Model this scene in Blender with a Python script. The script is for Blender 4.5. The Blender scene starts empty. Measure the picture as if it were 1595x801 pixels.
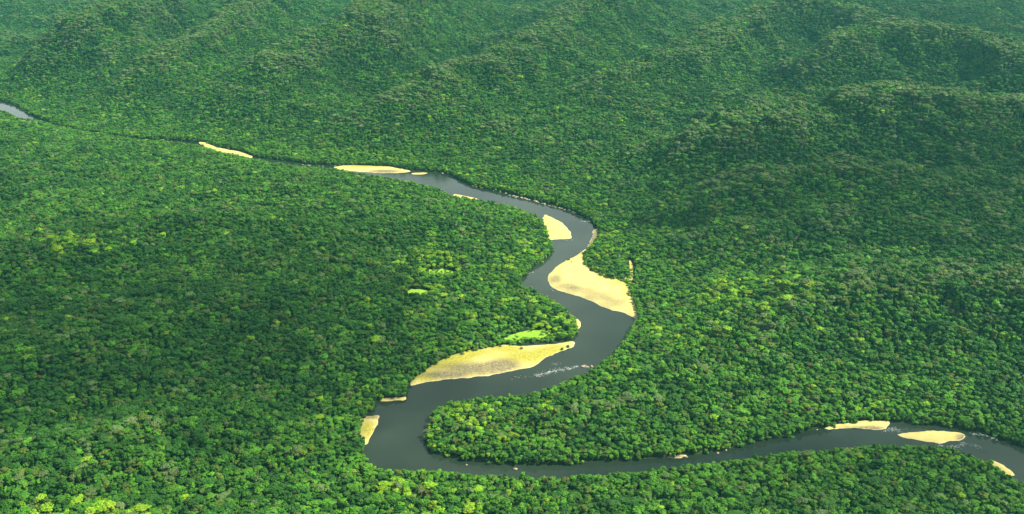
import bpy, math, random
import numpy as np
from mathutils import Vector, noise
from mathutils.geometry import delaunay_2d_cdt

random.seed(11)
RNG = np.random.default_rng(11)
sc = bpy.context.scene
COL = sc.collection

# ------------------------------------------------------------------ camera, sky, sun, exposure
H = 520.0                      # camera height over the river, metres
TILT = math.radians(21.2)
W0, H0, FPX = 1595.0, 801.0, 1550.0
cam_d = bpy.data.cameras.new('camera')
cam_d.sensor_width = 36.0
cam_d.lens = 36.0 * FPX / W0
cam_d.clip_start = 5.0
cam_d.clip_end = 40000.0
cam = bpy.data.objects.new('camera', cam_d)
COL.objects.link(cam)
cam.location = (0, 0, H)
cam.rotation_euler = (math.pi / 2 - TILT, 0, 0)
sc.camera = cam

SUN_EL, SUN_AZ = math.radians(49), math.radians(86)   # azimuth measured from +Y (view direction) towards +X
world = bpy.data.worlds.new('World')
sc.world = world
world.use_nodes = True
wn = world.node_tree.nodes
bg = wn['Background']
sky = wn.new('ShaderNodeTexSky')
sky.sky_type = 'NISHITA'
sky.sun_disc = False
sky.sun_elevation = SUN_EL
sky.sun_rotation = SUN_AZ
sky.air_density = 1.0
sky.dust_density = 2.0
# thin broken cloud over the blue
wtc = wn.new('ShaderNodeTexCoord')
wno = wn.new('ShaderNodeTexNoise')
wno.inputs['Scale'].default_value = 3.5
wno.inputs['Detail'].default_value = 5
wra = wn.new('ShaderNodeValToRGB')
wra.color_ramp.elements[0].position, wra.color_ramp.elements[1].position = 0.38, 0.66
wmx = wn.new('ShaderNodeMix')
wmx.data_type = 'RGBA'
wl = world.node_tree.links
wl.new(wtc.outputs['Generated'], wno.inputs['Vector'])
wl.new(wno.outputs['Fac'], wra.inputs[0])
wl.new(wra.outputs[0], wmx.inputs[0])
wl.new(sky.outputs[0], wmx.inputs[6])
wmx.inputs[7].default_value = (8.5, 8.6, 8.4, 1)
# bright haze low over the horizon
wse = wn.new('ShaderNodeSeparateXYZ')
wmr = wn.new('ShaderNodeMapRange')
wmr.inputs['From Min'].default_value, wmr.inputs['From Max'].default_value = 0.46, 0.22
wm2 = wn.new('ShaderNodeMix')
wm2.data_type = 'RGBA'
wl.new(wtc.outputs['Generated'], wse.inputs[0])
wl.new(wse.outputs['Z'], wmr.inputs['Value'])
wl.new(wmr.outputs[0], wm2.inputs[0])
wl.new(wmx.outputs[2], wm2.inputs[6])
wm2.inputs[7].default_value = (13.0, 13.6, 13.4, 1)
wl.new(wm2.outputs[2], bg.inputs['Color'])
bg.inputs['Strength'].default_value = 0.054
sun_d = bpy.data.lights.new('sun', 'SUN')
sun_d.energy = 5.0
sun_d.angle = math.radians(0.5)
sun_d.color = (1.0, 0.93, 0.78)
sun = bpy.data.objects.new('sun', sun_d)
COL.objects.link(sun)
to_sun = Vector((math.sin(SUN_AZ) * math.cos(SUN_EL), math.cos(SUN_AZ) * math.cos(SUN_EL), math.sin(SUN_EL)))
sun.rotation_euler = to_sun.to_track_quat('Z', 'Y').to_euler()
sc.view_settings.view_transform = 'Standard'
sc.view_settings.look = 'None'
sc.view_settings.exposure = 0.92
sc.view_settings.gamma = 1.0
sc.view_settings.use_curve_mapping = False
sc.cycles.max_bounces = 5
sc.cycles.diffuse_bounces = 2
sc.cycles.glossy_bounces = 2
sc.cycles.volume_bounces = 0
sc.cycles.transparent_max_bounces = 6
sc.cycles.use_denoising = True
sc.cycles.denoiser = 'OPENIMAGEDENOISE'
sc.cycles.denoising_input_passes = 'RGB_ALBEDO_NORMAL'
sc.cycles.denoising_prefilter = 'ACCURATE'

# ------------------------------------------------------------------ photo ray -> ground helpers
CT, ST = math.cos(TILT), math.sin(TILT)
def ground(u, v, z=0.0):
    """Ground point (x, y) where the line of sight through the photo's pixel meets height z."""
    dx, dy = (u - W0 / 2) / FPX, -(v - H0 / 2) / FPX
    d = (dx, CT + dy * ST, -ST + dy * CT)
    t = (z - H) / d[2]
    return (d[0] * t, d[1] * t)

def to_photo(x, y, z):
    x, y, z = np.asarray(x, float), np.asarray(y, float), np.asarray(z, float)
    depth = y * CT - (z - H) * ST
    up = y * ST + (z - H) * CT
    return W0 / 2 + FPX * x / depth, H0 / 2 - FPX * up / depth, depth

def smooth_line(pts, step, closed=False, wob=0.0):
    """Catmull-Rom curve through the points, resampled about every step metres."""
    P = [np.array(p, float) for p in pts]
    n = len(P)
    out = []
    for i in range(n if closed else n - 1):
        if closed:
            a, b, c, d = P[(i - 1) % n], P[i], P[(i + 1) % n], P[(i + 2) % n]
        else:
            a, b, c, d = P[max(i - 1, 0)], P[i], P[i + 1], P[min(i + 2, n - 1)]
        k = max(1, int(np.linalg.norm(c - b) / step))
        for j in range(k):
            t = j / k
            q = 0.5 * ((2 * b) + (c - a) * t + (2 * a - 5 * b + 4 * c - d) * t * t + (3 * b - a - 3 * c + d) * t ** 3)
            if wob:
                w = noise.noise_vector(Vector((q[0] * 0.11, q[1] * 0.11, 3.3)))
                w2 = noise.noise_vector(Vector((q[0] * 0.33, q[1] * 0.33, 8.3)))
                q = q + wob * (np.array((w[0], w[1])) + 0.5 * np.array((w2[0], w2[1])))
            out.append(q)
    if not closed:
        out.append(P[-1])
    return np.array(out)

def seg_dist(px, py, line, closed=False):
    """Distance of many points to a polyline."""
    best = np.full(px.shape, 1e18)
    n = len(line)
    for i in range(n if closed else n - 1):
        ax, ay = line[i]
        bx, by = line[(i + 1) % n]
        ex, ey = bx - ax, by - ay
        L = ex * ex + ey * ey + 1e-9
        t = np.clip(((px - ax) * ex + (py - ay) * ey) / L, 0, 1)
        d = (px - ax - t * ex) ** 2 + (py - ay - t * ey) ** 2
        np.minimum(best, d, out=best)
    return np.sqrt(best)

def inside(px, py, poly):
    r = np.zeros(px.shape, bool)
    n = len(poly)
    for i in range(n):
        ax, ay = poly[i]
        bx, by = poly[(i + 1) % n]
        if ay == by:
            continue
        c = ((ay > py) != (by > py)) & (px < (bx - ax) * (py - ay) / (by - ay) + ax)
        r ^= c
    return r

def sstep(a, b, x):
    t = np.clip((x - a) / (b - a), 0, 1)
    return t * t * (3 - 2 * t)

# vectorised value noise -------------------------------------------------------
_T = RNG.random((256, 256))
def vnoise(x, y):
    xi, yi = np.floor(x).astype(int), np.floor(y).astype(int)
    fx, fy = x - xi, y - yi
    fx, fy = fx * fx * fx * (fx * (fx * 6 - 15) + 10), fy * fy * fy * (fy * (fy * 6 - 15) + 10)
    g = lambda i, j: _T[i & 255, j & 255]
    return ((g(xi, yi) * (1 - fx) + g(xi + 1, yi) * fx) * (1 - fy) + (g(xi, yi + 1) * (1 - fx) + g(xi + 1, yi + 1) * fx) * fy) * 2 - 1
def fbm(x, y, o=4):
    s, a, t = 0, 1.0, 0
    for k in range(o):
        s = s + a * vnoise(x * 2 ** k + 17.3 * k, y * 2 ** k - 9.1 * k)
        t += a
        a *= 0.5
    return s / t

# ------------------------------------------------------------------ the river's two banks (forest edges)
N, F_ = 7.5, 1.5     # height of what the line of sight grazes: near-bank canopy / far-bank foot
right_bank = [(-160, 118, F_), (-80, 138, F_), (0, 156, F_), (25, 164, F_), (45, 176, F_), (70, 187, F_), (100, 197, F_), (135, 205, F_),
    (200, 214, F_), (255, 217, F_), (308, 220, F_), (322, 222, F_), (342, 229, F_), (372, 234, F_), (398, 243, F_), (440, 249, F_), (480, 254, F_), (520, 256, F_),
    (560, 256, F_), (600, 258, F_), (640, 263, F_), (690, 268, F_), (712, 276, F_), (735, 287, F_), (765, 294, F_), (800, 302, F_), (840, 312, F_),
    (870, 320, F_), (900, 331, F_), (920, 340, F_), (929, 352, F_), (934, 366, F_), (922, 384, F_), (912, 394, F_), (912, 407, 4), (922, 418, 4), (936, 426, 4), (953, 432, 4),
    (974, 437, 4), (980, 452, 4), (988, 470, 6), (994, 488, 8), (985, 500, 9), (978, 514, 10), (962, 536, 10), (942, 559, N), (920, 574, N), (890, 589, N), (850, 604, N),
    (820, 613, N), (780, 615, N), (740, 619, N), (700, 625, N), (680, 634, N), (667, 655, 8), (662, 678, 5), (668, 697, 2), (692, 707, F_), (740, 716, F_),
    (790, 721, F_), (860, 723, F_), (930, 717, F_), (1000, 713, F_), (1060, 708, F_), (1120, 700, F_), (1180, 686, F_), (1240, 674, F_),
    (1290, 663, F_), (1330, 656, F_), (1390, 655, F_), (1440, 659, F_), (1500, 666, F_), (1540, 674, F_), (1575, 685, F_), (1600, 696, F_), (1700, 735, F_), (1850, 800, F_)]
left_bank = [(-160, 140, N), (-80, 158, N), (0, 171, N), (30, 183, N), (60, 187, N), (100, 197, N), (140, 205, N), (200, 214, N), (300, 224, N), (335, 233, N), (400, 248, N),
    (450, 256, N), (520, 262, N), (560, 269, N), (600, 275, N), (640, 283, N), (680, 291, N), (705, 304, N), (735, 309, N), (760, 313, N), (800, 321, N), (830, 332, N),
    (846, 342, 8), (850, 356, 6), (856, 372, 4), (861, 382, 4), (850, 398, 5), (826, 415, 5), (812, 428, 8), (812, 438, 11), (832, 450, N), (860, 466, N), (888, 485, N),
    (897, 500, 8), (897, 514, 4), (890, 529, F_), (850, 531, F_), (800, 536, F_), (750, 543, F_), (700, 556, F_), (662, 577, F_), (640, 595, F_), (634, 606, F_), (631, 618, F_),
    (606, 619, F_), (588, 622, F_), (578, 636, F_), (563, 648, 3), (562, 670, 6), (567, 692, 8), (570, 715, 10), (578, 724, N), (600, 730, N), (640, 731, N), (700, 733, N), (760, 738, N),
    (830, 741, N), (900, 739, N), (960, 734, N), (1030, 728, N), (1080, 721, N), (1130, 716, N), (1180, 709, N), (1250, 701, N), (1300, 698, N),
    (1350, 692, N), (1400, 691, N), (1440, 693, N), (1500, 703, N), (1530, 714, N), (1560, 729, N), (1600, 752, N), (1700, 790, N), (1850, 860, N)]
RB = smooth_line([ground(*p) for p in right_bank], 9.0, wob=2.0)
LB = smooth_line([ground(*p) for p in left_bank], 9.0, wob=2.0)
RIVER = np.vstack([RB, LB[::-1]])

def river_dist(x, y):
    """Signed distance to the forest edge of the river corridor: positive on land."""
    d = seg_dist(x, y, RIVER, True)
    return np.where(inside(x, y, RIVER), -d, d)

# ------------------------------------------------------------------ terrain height
FARSIDE = np.vstack([RB, [(RB[-1][0] + 3000, RB[-1][1] - 300)], [(9000, 900)], [(9000, 12000)], [(-9000, 12000)], [(-9000, RB[0][1] + 900)]])
RIDGES = [  # crest lines: (photo pixels with crest height), width
    ([(395, 132, 60), (440, 95, 95), (500, 62, 120), (575, 35, 150), (600, 5, 175), (660, -45, 215)], 135),
    ([(590, 175, 45), (640, 140, 70), (690, 118, 90), (740, 96, 100)], 100),
    ([(690, 135, 60), (760, 100, 95), (830, 68, 120), (880, 32, 145), (930, 2, 175), (985, -45, 215)], 140),
    ([(985, 120, 80), (1060, 95, 105), (1120, 60, 130), (1180, 30, 155), (1240, 8, 180), (1300, -40, 215)], 140),
    ([(1240, 10, 180), (1330, 25, 160), (1400, 45, 140)], 100),
    ([(1290, 70, 140), (1380, 52, 160), (1480, 60, 160), (1560, 85, 145), (1640, 110, 130)], 110),
    ([(1080, 215, 70), (1160, 190, 90), (1280, 165, 105), (1400, 150, 120), (1500, 165, 115), (1640, 175, 110)], 125),
    ([(1010, 330, 30), (1100, 290, 50), (1250, 270, 65), (1400, 255, 80)], 130),
    ([(1050, 480, 20), (1200, 440, 35), (1350, 430, 45), (1600, 440, 55)], 130),
    ([(0, 70, 110), (100, 45, 130), (200, 20, 150), (260, -10, 170), (320, -50, 210)], 150),
    ([(150, 140, 50), (240, 95, 85), (320, 50, 115), (380, 15, 140), (440, -40, 190)], 120),
    ([(-60, 400, 30), (60, 385, 34), (200, 350, 34), (330, 335, 28)], 85),
    ([(-60, 560, 26), (150, 510, 30), (330, 470, 28), (480, 455, 20)], 90),
    ([(-60, 720, 22), (120, 690, 24), (300, 640, 22)], 60),
]
RIDGE_LINES = []
for pts, w in RIDGES:
    g3 = [ground(u, v, z + 16) + (z,) for u, v, z in pts]
    RIDGE_LINES.append((g3, w))

CREST = 1.16
def with_ridges(x, y, z):
    """Raise the land towards the crest lines; the crest itself takes the height given for it."""
    wx = x + 40 * fbm(x / 230, y / 230, 3)
    wy = y + 40 * fbm(x / 230 + 40, y / 230 + 40, 3)
    out = z.copy()
    sp = 1 - 2.4 * np.abs(fbm(x / 115 + 3, y / 150 + 8, 3))        # spurs and gullies down the flanks
    for g3, w in RIDGE_LINES:
        for (ax, ay, az), (bx, by, bz) in zip(g3[:-1], g3[1:]):
            ex, ey = bx - ax, by - ay
            L = ex * ex + ey * ey
            t = np.clip(((wx - ax) * ex + (wy - ay) * ey) / L, 0, 1)
            d = np.sqrt((wx - ax - t * ex) ** 2 + (wy - ay - t * ey) ** 2)
            prof = np.clip(1 / (1 + (d / (0.8 * w)) ** 2) ** 1.2 * (1 + 0.3 * sp), 0, 1)
            top = CREST * (az + t * (bz - az))
            np.maximum(out, z + prof * np.maximum(top - z, 0), out=out)
    return out

def land(x, y, d=None):
    """Terrain height."""
    if d is None:
        d = river_dist(x, y)
    far = inside(x, y, FARSIDE)
    bank = -2.6 + 4.2 * sstep(-5, 3, d) + 2.5 * sstep(3, 60, d)
    wx = x + 60 * fbm(x / 300 + 5, y / 300, 2)
    wy = y + 60 * fbm(x / 300, y / 300 + 5, 2)
    rid = 1 - np.abs(fbm(wx / 520 + 3.1, wy / 520 + 1.7, 2)) * 1.6
    rid2 = 1 - np.abs(fbm(wx / 210 + 13.1, wy / 210 + 7.7, 3)) * 1.6
    ramp = 0.058 * np.clip(d - 60, 0, 3500)
    hf = np.clip(ramp + 44 * rid + 30 * rid2 - 46, -5, None)
    hn = np.clip(22 * rid + 22 * rid2 - 18, 0, None)
    hills = with_ridges(x, y, np.where(far, hf, hn))
    small = 3.0 * fbm(x / 70, y / 70, 3)
    return bank + sstep(15, 260, d) * hills + small * sstep(10, 80, d)

# ------------------------------------------------------------------ mesh and material helpers
def link_mesh(name, verts, faces, mats=(), parent=None, smooth=False):
    me = bpy.data.meshes.new(name)
    me.from_pydata([tuple(map(float, v)) for v in verts], [], [tuple(map(int, f)) for f in faces])
    for m in mats:
        me.materials.append(m)
    if smooth:
        me.polygons.foreach_set('use_smooth', [True] * len(me.polygons))
    me.update()
    o = bpy.data.objects.new(name, me)
    COL.objects.link(o)
    if parent:
        o.parent = parent
    return o

def tag(o, label, cat, group=None, kind=None):
    o['label'] = label
    o['category'] = cat
    if group:
        o['group'] = group
    if kind:
        o['kind'] = kind
    return o

class NT:
    """Small node-tree writer."""
    def __init__(self, name):
        self.m = bpy.data.materials.new(name)
        self.m.use_nodes = True
        self.t = self.m.node_tree
        self.p = self.t.nodes['Principled BSDF']
    def n(self, kind, **kw):
        nd = self.t.nodes.new(kind)
        for k, v in kw.items():
            if k in nd.inputs.keys():
                nd.inputs[k].default_value = v
            else:
                setattr(nd, k, v)
        return nd
    def l(self, a, b):
        self.t.links.new(a, b)
    def noise(self, vec, scale, detail=3, rough=0.55):
        nd = self.n('ShaderNodeTexNoise')
        nd.inputs['Scale'].default_value = scale
        nd.inputs['Detail'].default_value = detail
        nd.inputs['Roughness'].default_value = rough
        self.l(vec, nd.inputs['Vector'])
        return nd.outputs['Fac']
    def ramp(self, fac, stops):
        nd = self.n('ShaderNodeValToRGB')
        e = nd.color_ramp.elements
        while len(e) < len(stops):
            e.new(0.5)
        for k, (pos, c) in zip(e, stops):
            k.position = pos
            k.color = (*c, 1) if len(c) == 3 else c
        self.l(fac, nd.inputs[0])
        return nd.outputs[0]
    def mix(self, fac, a, b, blend='MIX'):
        nd = self.n('ShaderNodeMix', data_type='RGBA', blend_type=blend)
        for s, v in ((nd.inputs[0], fac), (nd.inputs[6], a), (nd.inputs[7], b)):
            if isinstance(v, (int, float)):
                s.default_value = v
            elif isinstance(v, tuple):
                s.default_value = (*v, 1)
            else:
                self.l(v, s)
        return nd.outputs[2]
    def math(self, op, a, b=0.0):
        nd = self.n('ShaderNodeMath', operation=op)
        for s, v in zip(nd.inputs, (a, b)):
            if isinstance(v, (int, float)):
                s.default_value = v
            else:
                self.l(v, s)
        return nd.outputs[0]
    def bump(self, hgt, strength, dist):
        nd = self.n('ShaderNodeBump')
        nd.inputs['Strength'].default_value = strength
        nd.inputs['Distance'].default_value = dist
        self.l(hgt, nd.inputs['Height'])
        self.l(nd.outputs[0], self.p.inputs['Normal'])

def pos_of(nt):
    return nt.n('ShaderNodeNewGeometry').outputs['Position']

def make_foliage():
    nt = NT('foliage')
    a = nt.n('ShaderNodeAttribute', attribute_type='INSTANCER', attribute_name='tint')
    tc = nt.n('ShaderNodeTexCoord').outputs['Object']
    f = nt.noise(tc, 0.9, 4, 0.7)
    g = nt.ramp(f, [(0.30, (0.55, 0.58, 0.55)), (0.52, (1, 1, 1)), (0.72, (1.45, 1.38, 1.3))])
    col = nt.mix(1.0, a.outputs['Color'], g, 'MULTIPLY')
    nt.l(col, nt.p.inputs['Base Color'])
    nt.p.inputs['Roughness'].default_value = 0.6
    nt.p.inputs['Specular IOR Level'].default_value = 0.12
    return nt.m

def make_bark():
    nt = NT('bark')
    tc = nt.n('ShaderNodeTexCoord').outputs['Object']
    nt.l(nt.ramp(nt.noise(tc, 1.4, 4), [(0.3, (0.045, 0.04, 0.028)), (0.7, (0.13, 0.12, 0.09))]), nt.p.inputs['Base Color'])
    nt.p.inputs['Roughness'].default_value = 0.9
    return nt.m

def make_snag():
    nt = NT('bare_wood')
    tc = nt.n('ShaderNodeTexCoord').outputs['Object']
    nt.l(nt.ramp(nt.noise(tc, 1.1, 4), [(0.3, (0.3, 0.27, 0.22)), (0.7, (0.5, 0.46, 0.4))]), nt.p.inputs['Base Color'])
    nt.p.inputs['Roughness'].default_value = 0.9
    return nt.m

def make_soil():
    nt = NT('forest_floor')
    P = pos_of(nt)
    c = nt.ramp(nt.noise(P, 0.12, 6, 0.65), [(0.3, (0.012, 0.022, 0.008)), (0.55, (0.022, 0.045, 0.012)), (0.75, (0.045, 0.05, 0.022))])
    nt.l(c, nt.p.inputs['Base Color'])
    nt.p.inputs['Roughness'].default_value = 1.0
    nt.p.inputs['Specular IOR Level'].default_value = 0.1
    nt.bump(nt.noise(P, 0.5, 5), 0.6, 2.0)
    return nt.m

def make_water():
    nt = NT('river_water')
    P = pos_of(nt)
    c = nt.ramp(nt.noise(P, 0.006, 3), [(0.3, (0.006, 0.014, 0.008)), (0.7, (0.028, 0.044, 0.029))])  # uneven sheen and reflections painted in as lighter and darker patches
    nt.l(c, nt.p.inputs['Base Color'])
    nt.p.inputs['Roughness'].default_value = 0.07
    nt.p.inputs['IOR'].default_value = 1.33
    h1 = nt.noise(P, 0.35, 5, 0.7)
    h2 = nt.noise(P, 0.035, 2)
    nt.bump(nt.math('MULTIPLY', h1, nt.ramp(h2, [(0.35, (0.25, 0.25, 0.25)), (0.65, (1, 1, 1))])), 0.15, 0.4)
    return nt.m

def make_sand(kind):
    nt = NT(kind + '_sand')
    P = pos_of(nt)
    e = nt.n('ShaderNodeAttribute', attribute_type='GEOMETRY', attribute_name='shore').outputs['Fac']   # metres from the edge
    g = nt.n('ShaderNodeAttribute', attribute_type='GEOMETRY', attribute_name='growth').outputs['Fac']
    k = nt.n('ShaderNodeAttribute', attribute_type='GEOMETRY', attribute_name='gravel').outputs['Fac']
    fine = nt.noise(P, 1.6, 4, 0.75)
    wide = nt.noise(P, 0.07, 4, 0.6)
    base = nt.ramp(wide, [(0.3, (0.49, 0.43, 0.13)), (0.6, (0.60, 0.53, 0.18)), (0.8, (0.64, 0.58, 0.27))])
    base = nt.mix(nt.ramp(fine, [(0.35, (0.5,) * 3), (0.6, (0,) * 3)]), base, (0.33, 0.28, 0.13))
    grav = nt.ramp(nt.noise(P, 0.9, 5, 0.8), [(0.35, (0.075, 0.065, 0.045)), (0.65, (0.19, 0.165, 0.105))])
    kf = nt.math('MULTIPLY', k, nt.ramp(nt.noise(P, 0.45, 5, 0.75), [(0.36, (0.4,) * 3), (0.56, (1,) * 3)]))
    weeds = nt.ramp(nt.noise(P, 0.5, 4, 0.8), [(0.3, (0.08, 0.15, 0.02)), (0.45, (0.30, 0.29, 0.04)), (0.72, (0.54, 0.45, 0.08))])
    gf = nt.math('MULTIPLY', g, nt.ramp(nt.noise(P, 0.22, 5, 0.7), [(0.24, (0,) * 3), (0.4, (1,) * 3)]))
    base = nt.mix(gf, base, weeds)
    base = nt.mix(kf, base, grav)
    rim = nt.ramp(nt.math('ADD', e, nt.math('MULTIPLY', nt.noise(P, 0.15, 3), 0.12)), [(0.08, (1,) * 3), (0.13, (1,) * 3), (0.18, (0,) * 3)])
    base = nt.mix(nt.math('MULTIPLY', rim, 0.7), base, (0.62, 0.56, 0.34))       # clean washed sand along the edge
    wet = nt.ramp(e, [(0.0, (1,) * 3), (0.03, (0.7,) * 3), (0.055, (0,) * 3)])       # damp rim
    base = nt.mix(nt.math('MULTIPLY', wet, 0.75), base, (0.2, 0.15, 0.08))
    nt.l(base, nt.p.inputs['Base Color'])
    nt.p.inputs['Roughness'].default_value = 0.95
    nt.p.inputs['Specular IOR Level'].default_value = 0.15
    nt.bump(nt.noise(P, 0.8, 5, 0.7), 0.5, 0.5)
    return nt.m

def make_rock():
    nt = NT('river_rock')
    P = pos_of(nt)
    nt.l(nt.ramp(nt.noise(P, 0.6, 5, 0.7), [(0.3, (0.16, 0.13, 0.09)), (0.6, (0.36, 0.31, 0.23)), (0.8, (0.48, 0.43, 0.33))]), nt.p.inputs['Base Color'])
    nt.p.inputs['Roughness'].default_value = 0.9
    return nt.m

def make_foam():
    nt = NT('white_foam')
    nt.p.inputs['Base Color'].default_value = (0.42, 0.46, 0.46, 1)
    nt.p.inputs['Roughness'].default_value = 0.7
    return nt.m

def make_grass():
    nt = NT('clearing_grass')
    P = pos_of(nt)
    nt.l(nt.ramp(nt.noise(P, 0.25, 5, 0.7), [(0.3, (0.10, 0.25, 0.012)), (0.5, (0.21, 0.42, 0.013)), (0.72, (0.30, 0.48, 0.018))]), nt.p.inputs['Base Color'])
    nt.p.inputs['Roughness'].default_value = 0.9
    nt.bump(nt.noise(P, 0.7, 5, 0.7), 0.8, 1.0)
    return nt.m

M_FOL, M_BARK, M_SNAG, M_SOIL, M_WATER = make_foliage(), make_bark(), make_snag(), make_soil(), make_water()
M_SAND, M_ROCK, M_FOAM, M_GRASS = make_sand('bar'), make_rock(), make_foam(), make_grass()

# ------------------------------------------------------------------ terrain
def axis(lo, a, b, hi, fine, grow):
    mid = list(np.arange(a, b, fine))
    up, s, v = [], fine, b
    while v < hi:
        up.append(v); s = min(s * grow, 120); v += s
    up.append(hi)
    dn, s, v = [], fine, a
    while v > lo:
        s = min(s * grow, 120); v -= s
        dn.append(max(v, lo))
    return np.array(sorted(set(dn)) + mid + up)
gx = axis(-6500, -950, 800, 6500, 6.0, 1.02)
gy = axis(-600, 720, 2500, 9000, 6.0, 1.012)
X, Y = np.meshgrid(gx, gy)
D = river_dist(X.ravel(), Y.ravel()).reshape(X.shape)
Z = land(X.ravel(), Y.ravel(), D.ravel()).reshape(X.shape)
nx, ny = len(gx), len(gy)
co = np.stack([X, Y, Z], -1).reshape(-1, 3).astype(np.float32)
ii = (np.arange(ny - 1)[:, None] * nx + np.arange(nx - 1)[None]).ravel()
quads = np.stack([ii, ii + 1, ii + nx + 1, ii + nx], 1).astype(np.int32)
def grid_mesh(name, co, quads, mat):
    me = bpy.data.meshes.new(name)
    me.vertices.add(len(co)); me.vertices.foreach_set('co', co.ravel())
    me.loops.add(quads.size); me.loops.foreach_set('vertex_index', quads.ravel())
    me.polygons.add(len(quads))
    me.polygons.foreach_set('loop_start', np.arange(len(quads), dtype=np.int32) * 4)
    me.polygons.foreach_set('use_smooth', np.ones(len(quads), bool))
    me.materials.append(mat)
    me.update(); me.validate()
    o = bpy.data.objects.new(name, me)
    COL.objects.link(o)
    return o
terrain = grid_mesh('terrain', co, quads, M_SOIL)
terrain['kind'] = 'structure'

# river water: the same grid's cells in and just beside the channel, lying at water level
near = (D < 14).ravel()
q_in = quads[near[quads].any(1)]
used = np.unique(q_in)
remap = np.zeros(len(co), np.int32); remap[used] = np.arange(len(used))
wco = co[used].copy(); wco[:, 2] = 0.0
river = grid_mesh('river', wco, remap[q_in], M_WATER)
river['kind'] = 'structure'

# ------------------------------------------------------------------ sandbars
def sheet(name, outline, zfun, mat, cell=4.0, attrs=None):
    """Ground sheet inside an outline, its height and attributes from the distance to the outline."""
    lo, hi = outline.min(0), outline.max(0)
    cell = max(cell, math.sqrt((hi[0] - lo[0]) * (hi[1] - lo[1]) / 3500.0))
    xs, ys = np.arange(lo[0], hi[0], cell), np.arange(lo[1], hi[1], cell)
    gx_, gy_ = np.meshgrid(xs, ys)
    gx_ = (gx_ + RNG.uniform(-.3, .3, gx_.shape) * cell).ravel(); gy_ = (gy_ + RNG.uniform(-.3, .3, gy_.shape) * cell).ravel()
    ok = inside(gx_, gy_, outline) & (seg_dist(gx_, gy_, outline, True) > cell * 0.45)
    pts = [Vector(p) for p in outline] + [Vector((a, b)) for a, b in zip(gx_[ok], gy_[ok])]
    n = len(outline)
    r = delaunay_2d_cdt(pts, [(i, (i + 1) % n) for i in range(n)], [], 1, 1e-4)
    V = np.array([(v[0], v[1]) for v in r[0]])
    dist = seg_dist(V[:, 0], V[:, 1], outline, True)
    z = zfun(V[:, 0], V[:, 1], dist)
    faces = []
    for f in r[2]:
        a, b, c = V[f[0]], V[f[1]], V[f[2]]
        if (b[0] - a[0]) * (c[1] - a[1]) - (b[1] - a[1]) * (c[0] - a[0]) < 0:
            f = f[::-1]
        faces.append(f)
    o = link_mesh(name, np.column_stack([V, z]), faces, [mat], smooth=True)
    for k, fn in (attrs or {}).items():
        at = o.data.attributes.new(k, 'FLOAT', 'POINT')
        at.data.foreach_set('value', np.asarray(fn(V[:, 0], V[:, 1], dist), np.float32))
    return o

def bar_height(top):
    return lambda x, y, d: -0.5 + (0.5 + top) * (1 - np.exp(-d / 4.0)) * 1.0 + 0.25 * fbm(x / 9, y / 9, 3) * sstep(1, 8, d)

def photo_blob(cx, cy, rx, ry):
    """1 inside an ellipse of the photo, falling off outside: where gravel or weeds lie on a bar."""
    def f(x, y):
        u, v, _ = to_photo(x, y, 0.8 + 0 * x)
        return np.clip(1.6 - 1.1 * np.sqrt(((u - cx) / rx) ** 2 + ((v - cy) / ry) ** 2), 0, 1)
    return f
def total(blobs):
    fs = [(photo_blob(*b[:4]), b[4] if len(b) > 4 else 1.0) for b in blobs]
    return lambda x, y, d: np.clip(sum(f(x, y) * w for f, w in fs), 0, 1) if fs else 0 * x

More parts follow.
